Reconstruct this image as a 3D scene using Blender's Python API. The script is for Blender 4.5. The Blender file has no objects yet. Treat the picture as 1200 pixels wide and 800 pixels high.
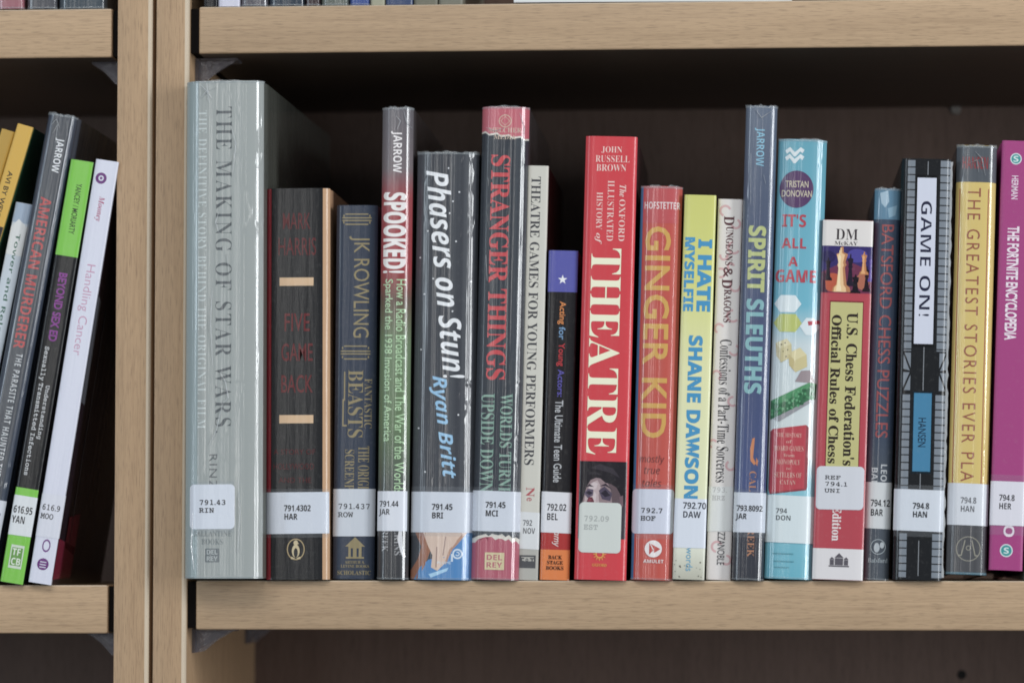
import bpy, bmesh, math, random
from mathutils import Vector, Matrix
random.seed(7)
SC = bpy.context.scene
COL = SC.collection

# ------------------------------------------------------------------ camera
D = 1.94                       # camera distance from the front of the shelves
FPX = 4130.0                   # focal length in pixels of the 1200 px wide photograph
YAW, PITCH = math.radians(3.95), math.radians(3.46)
cd = bpy.data.cameras.new('camera'); cam = bpy.data.objects.new('camera', cd); COL.objects.link(cam)
cam.location = (0, -D, 0); cam.rotation_euler = (math.pi/2 + PITCH, 0, YAW)
cd.sensor_width = 36; cd.lens = FPX/1200*36; cd.clip_start = .05; cd.clip_end = 50
cd.dof.use_dof = True; cd.dof.focus_distance = D + .006; cd.dof.aperture_fstop = 5.6
SC.camera = cam
FW = Vector((-math.sin(YAW)*math.cos(PITCH), math.cos(YAW)*math.cos(PITCH), math.sin(PITCH)))
RT = Vector((math.cos(YAW), math.sin(YAW), 0)); UP = RT.cross(FW)
def P(px, py, Y=0.0):          # point of the plane y = Y that a place in the photograph shows
    d = FW*FPX + RT*(px-600) + UP*(400-py)
    return Vector((0, -D, 0)) + d*((Y + D)/d.y)

# ------------------------------------------------------------------ light
W = bpy.data.worlds.new('World'); SC.world = W; W.use_nodes = True
bg = W.node_tree.nodes['Background']; bg.inputs[0].default_value = (.80, .90, 1.0, 1); bg.inputs[1].default_value = .28
def area(name, loc, target, sx, sy, power, color):
    l = bpy.data.lights.new(name, 'AREA'); l.shape = 'RECTANGLE'; l.size = sx; l.size_y = sy; l.energy = power; l.color = color
    o = bpy.data.objects.new(name, l); COL.objects.link(o); o.location = loc
    o.rotation_euler = (Vector(target) - Vector(loc)).to_track_quat('-Z', 'Y').to_euler()
    return o
area('window_light', (2.5, -1.5, .55), (-.1, 0, .1), .50, 1.8, 62, (.95, .98, 1.0))
area('ceiling_light', (-.5, -2.3, 2.1), (-.1, 0, .1), 2.6, 1.0, 40, (1.0, .975, .93))
area('far_window_light', (-3.0, -2.4, .4), (-.1, 0, .1), .5, 1.6, 24, (.78, .90, 1.0))
area('streak_light', (-1.1, -4.4, .75), (-.2, 0, .15), .30, 1.9, 11, (1.0, .98, .95))  # added unseen lamp, puts a soft centre streak on the jackets
SC.cycles.filter_width = 1.75
vs = SC.view_settings; vs.view_transform = 'Standard'; vs.look = 'None'; vs.exposure = -.04; vs.gamma = 1; vs.use_curve_mapping = False

# ------------------------------------------------------------------ materials
def lin(c):
    return tuple(((x/255)/12.92 if x/255 <= .04045 else ((x/255+.055)/1.055)**2.4) for x in c)
def pcol(c):
    r, g, b = lin(c); y = .3*r + .59*g + .11*b
    return tuple(min(.85, (v*.83 + y*.17)*1.08) for v in (r, g, b)) + (1,)
MC = {}
class NT:
    def __init__(s, name):
        s.m = bpy.data.materials.new(name); s.m.use_nodes = True; s.t = s.m.node_tree
        s.b = s.t.nodes['Principled BSDF']; s.out = s.t.nodes['Material Output']
    def n(s, typ, ins=None, **kw):
        nd = s.t.nodes.new(typ)
        for k, v in kw.items(): setattr(nd, k, v)
        for k, v in (ins or {}).items():
            if hasattr(v, 'is_output'): s.t.links.new(v, nd.inputs[k])
            else: nd.inputs[k].default_value = v
        return nd
    def set(s, k, v):
        if hasattr(v, 'is_output'): s.t.links.new(v, s.b.inputs[k])
        else: s.b.inputs[k].default_value = v
    def noise(s, scale3, scale=1.0, detail=3, rough=.5):
        tc = s.n('ShaderNodeTexCoord'); mp = s.n('ShaderNodeMapping', {'Vector': tc.outputs['Object'], 'Scale': scale3})
        return s.n('ShaderNodeTexNoise', {'Vector': mp.outputs[0], 'Scale': scale, 'Detail': detail, 'Roughness': rough}).outputs['Fac']
    def ramp(s, fac, stops):
        r = s.n('ShaderNodeValToRGB', {'Fac': fac}); e = r.color_ramp.elements
        while len(e) < len(stops): e.new(.5)
        for i, (p, c) in enumerate(stops): e[i].position = p; e[i].color = c
        return r.outputs['Color']
def mix(nt, fac, a, b, blend='MIX'):
    nd = nt.n('ShaderNodeMix', data_type='RGBA', blend_type=blend)
    for i, v in ((0, fac), (6, a), (7, b)):
        if hasattr(v, 'is_output'): nt.t.links.new(v, nd.inputs[i])
        else: nd.inputs[i].default_value = v
    return nd.outputs[2]
def ink(c, kind='paper', stops=None, h=1.0):
    """printed stock. kind: paper (matt), gloss (laminated) or sleeve (under a clear library jacket)"""
    key = (tuple(c) if c else None, kind, tuple(stops) if stops else None, round(h, 4) if stops else 0)
    if key in MC: return MC[key]
    nt = NT('print_' + kind)
    if stops:
        tc = nt.n('ShaderNodeTexCoord'); sp = nt.n('ShaderNodeSeparateXYZ', {'Vector': tc.outputs['Object']})
        f = nt.n('ShaderNodeMath', {0: sp.outputs['Z'], 1: h}, operation='DIVIDE').outputs[0]
        base = nt.ramp(f, [(1-p, pcol(q)) for p, q in reversed(stops)])
    else:
        base = pcol(c)
    wear = nt.noise((60, 60, 60), 6, 6, .65)
    wf = nt.n('ShaderNodeMapRange', {'Value': wear, 'From Min': .55, 'From Max': .8, 'To Min': 0.0, 'To Max': .07}).outputs[0]
    base = mix(nt, wf, base, (.5, .5, .48, 1))
    if kind == 'sleeve':
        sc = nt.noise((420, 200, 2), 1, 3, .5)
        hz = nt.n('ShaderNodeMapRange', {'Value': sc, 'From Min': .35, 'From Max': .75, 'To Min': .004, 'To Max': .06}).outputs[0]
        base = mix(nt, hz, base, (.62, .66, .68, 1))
        s1 = nt.noise((430, 430, 1.2), 1, 2, .5); s2 = nt.noise((60, 60, 9), 1, 3, .5); s3 = nt.noise((150, 150, 60), 1, 2, .5)
        s4 = nt.n('ShaderNodeMath', {0: s2, 1: .9}, operation='MULTIPLY').outputs[0]
        s5 = nt.n('ShaderNodeMath', {0: s1, 1: s4}, operation='ADD').outputs[0]
        s6 = nt.n('ShaderNodeMath', {0: s3, 1: .16}, operation='MULTIPLY').outputs[0]
        s7 = nt.n('ShaderNodeMath', {0: s5, 1: s6}, operation='ADD').outputs[0]
        tc = nt.n('ShaderNodeTexCoord'); mp = nt.n('ShaderNodeMapping', {'Vector': tc.outputs['Object'], 'Scale': (34, 34, 24)})
        ns = nt.n('ShaderNodeTexNoise', {'Vector': mp.outputs[0], 'Scale': 1.5, 'Detail': 2})
        wv = nt.n('ShaderNodeVectorMath', {0: mp.outputs[0], 1: ns.outputs['Color']}, operation='ADD')
        vo = nt.n('ShaderNodeTexVoronoi', {'Vector': wv.outputs[0], 'Scale': 1.0}, feature='DISTANCE_TO_EDGE').outputs['Distance']
        cr = nt.n('ShaderNodeMapRange', {'Value': vo, 'From Min': 0, 'From Max': .07, 'To Min': 1, 'To Max': 0}).outputs[0]
        mk = nt.n('ShaderNodeMapRange', {'Value': nt.noise((17, 17, 11), 1, 2), 'From Min': .52, 'From Max': .66, 'To Min': 0, 'To Max': .55}).outputs[0]
        cm = nt.n('ShaderNodeMath', {0: cr, 1: mk}, operation='MULTIPLY').outputs[0]
        s7 = nt.n('ShaderNodeMath', {0: s7, 1: cm}, operation='ADD').outputs[0]
        bp = nt.n('ShaderNodeBump', {'Height': s7, 'Strength': .36, 'Distance': .0016}).outputs[0]
        nt.set('Coat Weight', 1.0); nt.set('Coat Roughness', .13); nt.set('Coat IOR', 1.55); nt.set('Coat Normal', bp)
        nt.set('Roughness', .5); nt.set('Specular IOR Level', .15)
    elif kind == 'gloss':
        s1 = nt.noise((160, 160, 12), 1, 3, .5); s2 = nt.noise((420, 420, 420), 1, 2, .5)
        s3 = nt.n('ShaderNodeMath', {0: s2, 1: .12}, operation='MULTIPLY').outputs[0]
        s4 = nt.n('ShaderNodeMath', {0: s1, 1: s3}, operation='ADD').outputs[0]
        bp = nt.n('ShaderNodeBump', {'Height': s4, 'Strength': .25, 'Distance': .0012}).outputs[0]
        nt.set('Roughness', .24); nt.set('Specular IOR Level', .38); nt.set('Normal', bp)
    else:
        bp = nt.n('ShaderNodeBump', {'Height': nt.noise((900, 900, 900), 1, 3), 'Strength': .12, 'Distance': .0004}).outputs[0]
        nt.set('Roughness', .48); nt.set('Normal', bp)
    nt.set('Base Color', base)
    MC[key] = nt.m
    return nt.m
def film(name='clear_film', tint=(.8, .85, .9), clear=.55, rough=.12):
    if name in MC: return MC[name]
    nt = NT(name); t = nt.n('ShaderNodeBsdfTransparent', {'Color': (.96, .97, .98, 1)})
    bp = nt.n('ShaderNodeBump', {'Height': nt.noise((300, 300, 200), 1, 3), 'Strength': .5, 'Distance': .002}).outputs[0]
    nt.set('Base Color', tint + (1,)); nt.set('Roughness', rough); nt.set('Normal', bp); nt.set('Specular IOR Level', .9)
    mx = nt.n('ShaderNodeMixShader', {0: 1-clear, 1: t.outputs[0], 2: nt.b.outputs[0]})
    nt.t.links.new(mx.outputs[0], nt.out.inputs[0]); MC[name] = nt.m
    return nt.m
def wood(name, along, light, dark, shift=0.0):
    """oak laminate: fine streaks along one axis ('x' or 'z')"""
    nt = NT(name)
    def s3(a, b): return (a, b, b) if along == 'x' else (b, b, a)
    tc = nt.n('ShaderNodeTexCoord')
    def nz(a, b, det, rough=.6, dist=0.0):
        mp = nt.n('ShaderNodeMapping', {'Vector': tc.outputs['Object'], 'Scale': s3(a, b), 'Location': (shift, shift*1.7, shift)})
        return nt.n('ShaderNodeTexNoise', {'Vector': mp.outputs[0], 'Scale': 1, 'Detail': det, 'Roughness': rough, 'Distortion': dist}).outputs['Fac']
    base = nt.ramp(nz(26, 800, 5, .66, .3), [(.24, dark), (.46, light), (.62, tuple(v*1.08 for v in light[:3]) + (1,)), (.80, tuple(v*.90 for v in light[:3]) + (1,))])
    broad = nt.ramp(nz(4, 90, 3, .5, 1.0), [(.3, (.93, .91, .89, 1)), (.7, (1.06, 1.05, 1.04, 1))])
    base = mix(nt, 1.0, base, broad, 'MULTIPLY')
    pore = nt.n('ShaderNodeMapRange', {'Value': nz(110, 2200, 3, .5), 'From Min': .54, 'From Max': .70, 'To Min': 0, 'To Max': .62}).outputs[0]
    base = mix(nt, pore, base, tuple(v*.55 for v in dark[:3]) + (1,))
    nt.set('Base Color', base); nt.set('Roughness', .5)
    bp = nt.n('ShaderNodeBump', {'Height': nz(30, 900, 3), 'Strength': .25, 'Distance': .0003}).outputs[0]; nt.set('Normal', bp)
    return nt.m
OAK_L, OAK_D = (.440, .308, .192, 1), (.345, .232, .140, 1)
M_OAKX = wood('oak_laminate_shelf', 'x', OAK_L, OAK_D)
M_OAKZ = wood('oak_laminate_upright', 'z', (.435, .295, .178, 1), (.345, .222, .130, 1), 3.1)
M_BACK = wood('dark_brown_laminate', 'z', (.135, .088, .070, 1), (.098, .061, .048, 1), 1.3)
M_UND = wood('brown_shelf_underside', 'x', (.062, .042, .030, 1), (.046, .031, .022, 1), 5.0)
M_BAND = None
def plain(name, c, rough=.6, metal=0.0, spec=.5):
    if name in MC: return MC[name]
    nt = NT(name); nt.set('Base Color', tuple(c) + (1,)); nt.set('Roughness', rough); nt.set('Metallic', metal); nt.set('Specular IOR Level', spec)
    MC[name] = nt.m; return nt.m
def paper_mat():
    if 'pg' in MC: return MC['pg']
    nt = NT('page_edges')
    nt.set('Base Color', nt.ramp(nt.noise((2600, 2, 2), 1, 2), [(.3, (.42, .38, .30, 1)), (.7, (.66, .62, .52, 1))])); nt.set('Roughness', .85)
    MC['pg'] = nt.m; return nt.m

# ------------------------------------------------------------------ mesh helpers
def link(name, bm, mats, parent=None, sharp=None):
    me = bpy.data.meshes.new(name); bm.to_mesh(me); bm.free()
    for m in (mats if isinstance(mats, (list, tuple)) else [mats]): me.materials.append(m)
    o = bpy.data.objects.new(name, me); COL.objects.link(o)
    if parent: o.parent = parent
    if sharp is not None:
        for p in me.polygons: p.use_smooth = True
        me.set_sharp_from_angle(angle=math.radians(sharp))
    return o
def box(bm, lo, hi, bevel=0.0, mat=0):
    r = bmesh.ops.create_cube(bm, size=1)
    for v in r['verts']: v.co = Vector([lo[i] + (v.co[i]+.5)*(hi[i]-lo[i]) for i in range(3)])
    fs = set(f for v in r['verts'] for f in v.link_faces)
    if bevel:
        es = list(set(e for f in fs for e in f.edges))
        g = bmesh.ops.bevel(bm, geom=es, offset=bevel, segments=3, profile=.5, affect='EDGES')
        fs = set(g['faces']) | set(f for f in fs if f.is_valid)
    for f in fs: f.material_index = mat
def thing(name, label, cat, group=None, loc=(0, 0, 0), rot=(0, 0, 0)):
    o = bpy.data.objects.new(name, None); COL.objects.link(o); o.empty_display_size = .02
    o.location = loc; o.rotation_euler = rot; o['label'] = label; o['category'] = cat
    if group: o['group'] = group
    return o

# lettering: the math alphabets give serif, italic, sans and typewriter faces
BASE = {'serif': (0x1D400, 0x1D7CE), 'italic': (0x1D468, None), 'bold': (0x1D5D4, 0x1D7EC), 'bolditalic': (0x1D63C, None),
        'slant': (0x1D608, None), 'mono': (0x1D670, 0x1D7F6), 'script': (0x1D4D0, None), 'sans': None}
def face(s, style):
    b = BASE[style]
    if not b: return s
    r = ''
    for c in s:
        if 'A' <= c <= 'Z': r += chr(b[0] + ord(c) - 65)
        elif 'a' <= c <= 'z': r += chr(b[0] + 26 + ord(c) - 97)
        elif c.isdigit() and b[1]: r += chr(b[1] + int(c))
        else: r += c
    return r
def text_bm(s, style, off=0.0, spacing=1.0, line=1.0, align='LEFT', fine=3):
    c = bpy.data.curves.new('lettering', 'FONT'); c.body = face(s, style); c.size = 1; c.offset = off
    c.space_character = spacing; c.space_line = line; c.align_x = align; c.resolution_u = fine; c.fill_mode = 'FRONT'
    o = bpy.data.objects.new('lettering', c); COL.objects.link(o)
    dg = bpy.context.evaluated_depsgraph_get(); me = bpy.data.meshes.new_from_object(o.evaluated_get(dg))
    bpy.data.objects.remove(o); bpy.data.curves.remove(c)
    bm = bmesh.new(); bm.from_mesh(me); bpy.data.meshes.remove(me)
    for f in bm.faces: f.material_index = 0
    return bm

# ------------------------------------------------------------------ books
class Book:
    def __init__(s, label, quad, color, kind='gloss', Y=-.002, depth=.16, bulge=.0015, p=8, thick=.0006, side=None, lside=None,
                 stops=None, yaw=0.0, lift=0.0, shelf=None, group='books standing on the right shelf', name='book', jacket=False):
        # quad = (x bottom-left, x bottom-right, y bottom, x top-left, y top) read from the photograph
        xb, xb2, yb, xt, yt = quad
        A, B2, T = P(xb, yb, Y), P(xb2, yb, Y), P(xt, yt, Y)
        zs = shelf if shelf is not None else Z_RIGHT
        lean = math.atan2(T.x-A.x, T.z-A.z)
        s.w = (B2.x-A.x)*math.cos(lean); s.h = math.hypot(T.x-A.x, T.z-A.z); s.lean = lean
        s.wpx = xb2-xb; s.yt = yt; s.yb = yb; s.d = depth; s.B = bulge; s.p = p; s.k = 0; s.kind = kind
        z = max(A.z, zs + max(0, s.w*math.sin(lean)) + .0002)
        if lift: z = A.z
        tip = math.asin(min(.2, lift/depth)) if lift else 0.0
        s.o = thing(name, label, 'book', group, (A.x, Y, z), (-tip, lean, yaw))
        s.side = side; s.lside = lside; s.gr = .0011 if thick > .002 else 0
        s.m = ink(color, kind, stops, s.h)
        s.cover(thick, side, jacket)
    def prof(s, a, off=0.0):
        u = a/s.w
        if u <= 0: return Vector((-off + s.gr*math.exp(-((-a-.0065)/.0028)**2), s.B - a, 0))
        if u >= 1: return Vector((s.w + off - s.gr*math.exp(-((a-s.w-.0065)/.0028)**2), s.B + (a - s.w), 0))
        q = 2*u-1; y = s.B*abs(q)**s.p; dy = s.B*s.p*abs(q)**(s.p-1)*(1 if q > 0 else -1)*2/s.w
        n = Vector((dy, -1, 0)).normalized()
        return Vector((a, y, 0)) + n*off
    def nrm(s, a):
        u = a/s.w
        if u < 0: return Vector((-1, 0, 0))
        if u > 1: return Vector((1, 0, 0))
        q = 2*u-1; dy = s.B*s.p*abs(q)**(s.p-1)*(1 if q > 0 else -1)*2/s.w
        return Vector((dy, -1, 0)).normalized()
    US = [0, .015, .035, .06, .09, .13, .18, .25, .35, .5, .65, .75, .82, .87, .91, .94, .965, .985, 1]
    def cover(s, th, side, jacket=False):
        gs = [.002, .0035, .005, .0065, .008, .0095, .012, .02]
        sl = [Vector(s.prof(-g)[:2]) for g in gs[::-1]]; sr = [Vector(s.prof(s.w+g)[:2]) for g in gs]; inw = th*1.0
        outer = [Vector((0, s.d))] + sl + [Vector((s.prof(u*s.w).x, s.prof(u*s.w).y)) for u in s.US] + sr + [Vector((s.w, s.d))]
        inner = [Vector((th, s.d))] + [Vector((p.x+inw, max(p.y, s.B*.9+th))) for p in sl] + [Vector((th + (s.w-2*th)*u, s.prof(u*s.w).y*.9 + th)) for u in s.US] + [Vector((p.x-inw, max(p.y, s.B*.9+th))) for p in sr] + [Vector((s.w-th, s.d))]
        bm = bmesh.new(); n = len(outer)
        O = [[bm.verts.new((p.x, p.y, z)) for p in outer] for z in (0, s.h)]
        I = [[bm.verts.new((p.x, p.y, z)) for p in inner] for z in (0, s.h)]
        for i in range(n-1):
            f = bm.faces.new((O[0][i], O[0][i+1], O[1][i+1], O[1][i]))
            if side and i >= n-2-len(gs)+1: f.material_index = 1
            if s.lside and i < len(gs): f.material_index = 2
            bm.faces.new((I[0][i+1], I[0][i], I[1][i], I[1][i+1]))
            bm.faces.new((O[1][i], O[1][i+1], I[1][i+1], I[1][i]))
            bm.faces.new((O[0][i+1], O[0][i], I[0][i], I[0][i+1]))
        for i, r in ((0, False), (n-1, True)):
            q = (O[0][i], O[1][i], I[1][i], I[0][i]); bm.faces.new(q if not r else q[::-1])
        mats = [s.m] + ([ink(side, s.kind)] if side else []) + ([ink(s.lside, s.kind)] if s.lside else [])
        bmesh.ops.recalc_face_normals(bm, faces=bm.faces)
        c = link('cover', bm, mats, s.o, 28)
        bm = bmesh.new(); g = .003 if th > .0015 else .0004
        box(bm, (th+.0001, s.B+th+.0003, g), (s.w-th-.0001, s.d-(.003 if th > .0015 else .0006), s.h-g))
        link('pages', bm, paper_mat(), s.o)
        if s.kind == 'sleeve' or jacket: s.lip()
    def V(s, y): return (s.yb-y)/(s.yb-s.yt)*s.h      # photograph row -> height on the book
    def wrap(s, bm, off):
        for u in s.US[1:-1] + [0, 1]:
            bmesh.ops.bisect_plane(bm, geom=bm.verts[:]+bm.edges[:]+bm.faces[:], dist=1e-7, plane_co=(u*s.w, 0, 0), plane_no=(1, 0, 0))
        A = {}
        for v in bm.verts:
            a, b = v.co.x, v.co.y; A[v.index] = a
        bm.verts.index_update(); A = [v.co.x for v in bm.verts]
        for v in bm.verts:
            a, b = v.co.x, v.co.y; q = s.prof(a, off + v.co.z); v.co = Vector((q.x, q.y, b))
        bm.normal_update()
        for f in bm.faces:
            m = sum((A[v.index] for v in f.verts))/len(f.verts)
            if f.normal.dot(s.nrm(m)) < 0: f.normal_flip()
        return A
    def put(s, name, bm, mats, parent=None, off=None, label=None):
        if off is None:
            s.k += 1; off = .00005 + s.k*.000012
        A = s.wrap(bm, off); o = link(name, bm, mats, parent or s.o)
        me = o.data
        for p in me.polygons: p.use_smooth = True
        if len(A) == len(me.vertices) and len(me.polygons): me.normals_split_custom_set_from_vertices([s.nrm(a) for a in A])
        if label: o['label'] = label
        return o
    def text(s, t, style, box, color, rot='down', name='title', parent=None, off=0.0, kind=None, spacing=1.0, line=1.0, align='LEFT', shift=0.0, lift=None):
        u0, u1, y0, y1 = box
        bm = text_bm(t, style, off, spacing, line, align)
        if rot == 'down':
            for v in bm.verts: v.co = Vector((v.co.y, -v.co.x, 0))
        xs = [v.co.x for v in bm.verts]; ys = [v.co.y for v in bm.verts]
        if not xs: bm.free(); return
        ax, bx, ay, by = min(xs), max(xs), min(ys), max(ys); b0, b1 = s.V(y1), s.V(y0)
        for v in bm.verts:
            fy = (v.co.y-ay)/(by-ay)
            v.co = Vector(((u0 + (v.co.x-ax)/(bx-ax)*(u1-u0) + shift*(1-fy))*s.w, b0 + fy*(b1-b0), 0))
        return s.put(name, bm, ink(color, kind or s.kind), parent, lift)
    def art(s, name, layers, parent=None, off=None, kind=None, label=None):
        """layers of flat printed shapes: (colour, [(u, y px), ...]), later ones on top"""
        bm = bmesh.new(); mats = []; cols = []
        for i, (c, pts) in enumerate(layers):
            if c not in cols: cols.append(c); mats.append(ink(c, kind or s.kind))
            vs_ = [bm.verts.new((u*s.w, s.V(y), i*.000005)) for u, y in pts]
            f = bm.faces.new(vs_); f.material_index = cols.index(c)
        bmesh.ops.triangulate(bm, faces=bm.faces[:])
        return s.put(name, bm, mats, parent, off, label)
    def rect(s, u0, u1, y0, y1): return [(u0, y1), (u1, y1), (u1, y0), (u0, y0)]
    def disc(s, u, y, rx, ry=None, n=26, a0=0, a1=360):
        ry = ry or rx
        return [(u + rx/s.wpx*math.cos(math.radians(a0+(a1-a0)*i/n)), y - ry*math.sin(math.radians(a0+(a1-a0)*i/n))) for i in range(n)]
    def ring(s, u, y, r, t, c, n=26, a0=0, a1=360, ry=None):
        ry = ry or r; out = []
        for i in range(n):
            q = [math.radians(a0+(a1-a0)*(i+j)/n) for j in (0, 1)]
            out.append((c, [(u+r/s.wpx*math.cos(q[0]), y-ry*math.sin(q[0])), (u+r/s.wpx*math.cos(q[1]), y-ry*math.sin(q[1])),
                            (u+(r-t)/s.wpx*math.cos(q[1]), y-(ry-t)*math.sin(q[1])), (u+(r-t)/s.wpx*math.cos(q[0]), y-(ry-t)*math.sin(q[0]))]))
        return out
    def rings(s, name, rings, parent=None, off=None):
        """flat rings and strips that do not overlap, all on one level"""
        bm = bmesh.new(); mats = []; cols = []
        for c, pts in rings:
            if c not in cols: cols.append(c); mats.append(ink(c, s.kind))
            f = bm.faces.new([bm.verts.new((u*s.w, s.V(y), 0)) for u, y in pts]); f.material_index = cols.index(c)
        bmesh.ops.triangulate(bm, faces=bm.faces[:])
        return s.put(name, bm, mats, parent, off)
    def label(s, y0, y1, t, tb, u0=0.0, u1=1.0, round_=0, color=(208, 212, 222), style='sans', tcol=(38, 38, 42), toff=.0, kind='gloss', tape=False):
        if round_:
            rx = round_/s.wpx; pts = []
            for cx, cy, a in ((u1-rx, y0+round_, 0), (u0+rx, y0+round_, 90), (u0+rx, y1-round_, 180), (u1-rx, y1-round_, 270)):
                for i in range(6):
                    q = math.radians(a + 18*i); pts.append((cx+rx*math.cos(q), cy-round_*math.sin(q)))
        else: pts = s.rect(u0, u1, y0, y1)
        tl = random.uniform(-.9, .9); pts = [(u, y + tl*(u-.5)) for u, y in pts]
        if not round_: pts = [(u + random.uniform(-.006, .006), y + random.uniform(-.25, .25)) for u, y in pts]
        bm = bmesh.new(); f = bm.faces.new([bm.verts.new((u*s.w, s.V(y), 0)) for u, y in pts])
        bmesh.ops.triangulate(bm, faces=bm.faces[:])
        s.k += 5
        lb = s.put('call_number_label', bm, ink(color, kind), None, .00012 + s.k*.000012)
        if style == 'mono' and not toff: toff = .012
        if tape: s.tape(y0 - random.uniform(3, 6), y1 + random.uniform(3, 7), u0 + .01, u1 - .01)
        s.text(t, style, tb, tcol, 'flat', 'call_number', lb, toff, kind, lift=.00017 + s.k*.000012)
        return lb
    def tape(s, y0, y1, u0=-.02, u1=1.02):
        s.k += 8
        bm = bmesh.new(); bm.faces.new([bm.verts.new((u*s.w, s.V(y), 0)) for u, y in s.rect(u0, u1, y0, y1)])
        s.put('clear_tape', bm, film('clear_tape', (.70, .73, .77), .93, .14), None, .00014 + s.k*.000012)
    def crease(s, lines, wpx=1.1, hgt=.0007):
        """raised folds of the clear jacket, as thin ridges along photographed polylines (u, y px)"""
        bm = bmesh.new()
        for pts in lines:
            n = len(pts)
            for i in range(n-1):
                (u0, y0), (u1, y1) = pts[i], pts[i+1]
                a0, b0, a1, b1 = u0*s.w, s.V(y0), u1*s.w, s.V(y1)
                L = math.hypot(a1-a0, b1-b0) or 1; w = wpx/s.wpx*s.w/2; px_, py_ = -(b1-b0)/L*w, (a1-a0)/L*w
                t0 = .35 if i == 0 else 1; t1 = .35 if i == n-2 else 1
                q = [(a0+px_*t0, b0+py_*t0, 0), (a0, b0, hgt*t0), (a0-px_*t0, b0-py_*t0, 0), (a1+px_*t1, b1+py_*t1, 0), (a1, b1, hgt*t1), (a1-px_*t1, b1-py_*t1, 0)]
                v = []
                for a, bb, z in q:
                    c = s.prof(a, .0003 + s.k*.000012 + z); v.append(bm.verts.new((c.x, c.y, bb)))
                bm.faces.new((v[0], v[3], v[4], v[1])); bm.faces.new((v[1], v[4], v[5], v[2]))
        o = link('film_crease', bm, film('creased_film', (.78, .80, .82), .45, .10), s.o); o['kind'] = 'stuff'
    def lip(s, ub=1.12):
        for top in (True, False):
            bm = bmesh.new(); n = 60; prev = None; e = random.random()*9; f = random.uniform(.16, .30)
            base = s.h - .0012 if top else .0010
            for i in range(n+1):
                u = -.04 + (ub+.04)*i/n; a = u*s.w
                hgt = .0016 + .00035*math.sin(i*f+e) + .0002*math.sin(i*f*2.7+e) + random.uniform(-.0001, .0001)
                o_ = .0003 + .0002*math.sin(i*f*1.6+e)
                z1 = base + hgt if top else max(0.00005, base - hgt*.6)
                q0 = s.prof(a, .00032 + s.k*.00001); q1 = s.prof(a, o_)
                v = (bm.verts.new((q0.x, q0.y, base)), bm.verts.new((q0.x, q0.y - .00008, (base+z1)/2)), bm.verts.new((q1.x, q1.y + .0006, z1)))
                if prev: bm.faces.new((prev[0], v[0], v[1], prev[1])); bm.faces.new((prev[1], v[1], v[2], prev[2]))
                prev = v
            link('sleeve_edge', bm, film('sleeve_film', (.52, .56, .58), .72, .12), s.o, 60)

Z_RIGHT = P(700, 680.4).z
Z_LEFT = P(60, 685.6).z
#==BODY==

# ------------------------------------------------------------------ bookcases
def shifted(name, bm, mats, parent, base, sharp=30):
    bmesh.ops.translate(bm, verts=bm.verts[:], vec=-Vector(base))
    return link(name, bm, mats, parent, sharp)
def bookcase(label, x_in_left, x_in_right, th_l, th_r, boards, gap_l, gap_r, bevel_right_l, bevel_right_r, zb, zt):
    base = (x_in_left - th_l, 0, zb)
    t = thing('bookcase', label, 'bookcase', None, base)
    for x0, x1 in ((x_in_left - th_l, x_in_left), (x_in_right, x_in_right + th_r)):
        bm = bmesh.new(); box(bm, (x0, -.0005, zb), (x1, .285, zt))
        # rounded front edges of the panel, the right one broader
        vert = [e for e in bm.edges if abs(e.verts[0].co.z - e.verts[1].co.z) > .1 and e.verts[0].co.y < 0]
        for e in vert:
            if not e.is_valid: continue
        r_edge = [e for e in vert if e.verts[0].co.x > (x0+x1)/2]; l_edge = [e for e in vert if e.verts[0].co.x < (x0+x1)/2]
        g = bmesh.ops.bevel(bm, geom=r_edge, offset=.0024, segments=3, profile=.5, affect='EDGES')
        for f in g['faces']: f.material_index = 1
        bmesh.ops.bevel(bm, geom=[e for e in l_edge if e.is_valid], offset=.0006, segments=2, profile=.5, affect='EDGES')
        shifted('side_panel', bm, [M_OAKZ, plain('painted_edge_highlight', (.60, .50, .38), .4)], t, base)  # paler right bevel: the lit edge is painted into its colour
    bm = bmesh.new(); box(bm, (x_in_left - .004, .2702, zb+.002), (x_in_right + .004, .2782, zt-.002))
    bp = shifted('back_panel', bm, M_BACK, t, base)
    for z0, z1 in boards:
        bm = bmesh.new(); box(bm, (x_in_left + gap_l, .0038, z0), (x_in_right - gap_r, .2695, z1), 0)
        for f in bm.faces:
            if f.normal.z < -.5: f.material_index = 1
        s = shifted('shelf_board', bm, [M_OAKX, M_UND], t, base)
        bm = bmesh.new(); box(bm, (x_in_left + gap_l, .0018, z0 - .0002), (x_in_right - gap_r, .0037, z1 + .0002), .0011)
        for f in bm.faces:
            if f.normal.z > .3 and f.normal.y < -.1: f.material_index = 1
        shifted('edge_strip', bm, [M_OAKX, plain('painted_edge_highlight', (.60, .50, .38), .4)], s, base)  # top bevel coloured paler to paint in a highlight line
        for xa, xb_ in ((x_in_left + .0004, x_in_left + gap_l - .0003), (x_in_right - gap_r + .0003, x_in_right - .0004)):
            bm = bmesh.new(); box(bm, (xa, .0045, z0 + .0006), (xb_, .26, z1 - .0006))
            shifted('gap_block', bm, plain('gap_black', (.007, .006, .006), .9, 0.0, .1), t, base)  # near-black block filling the gap between board end and side panel
    for z0, z1 in ((zb + .0005, zb + .025), (zt - .026, zt - .0005)):
        bm = bmesh.new(); box(bm, (x_in_left + .0004, .003, z0), (x_in_right - .0004, .2695, z1), .0004)
        shifted('end_board', bm, M_OAKX, t, base)
    return t, base
xr0, xr1 = P(181.2, 400).x, P(219.8, 400).x
xl0, xl1 = P(135.6, 400).x, P(176.6, 400).x
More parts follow.
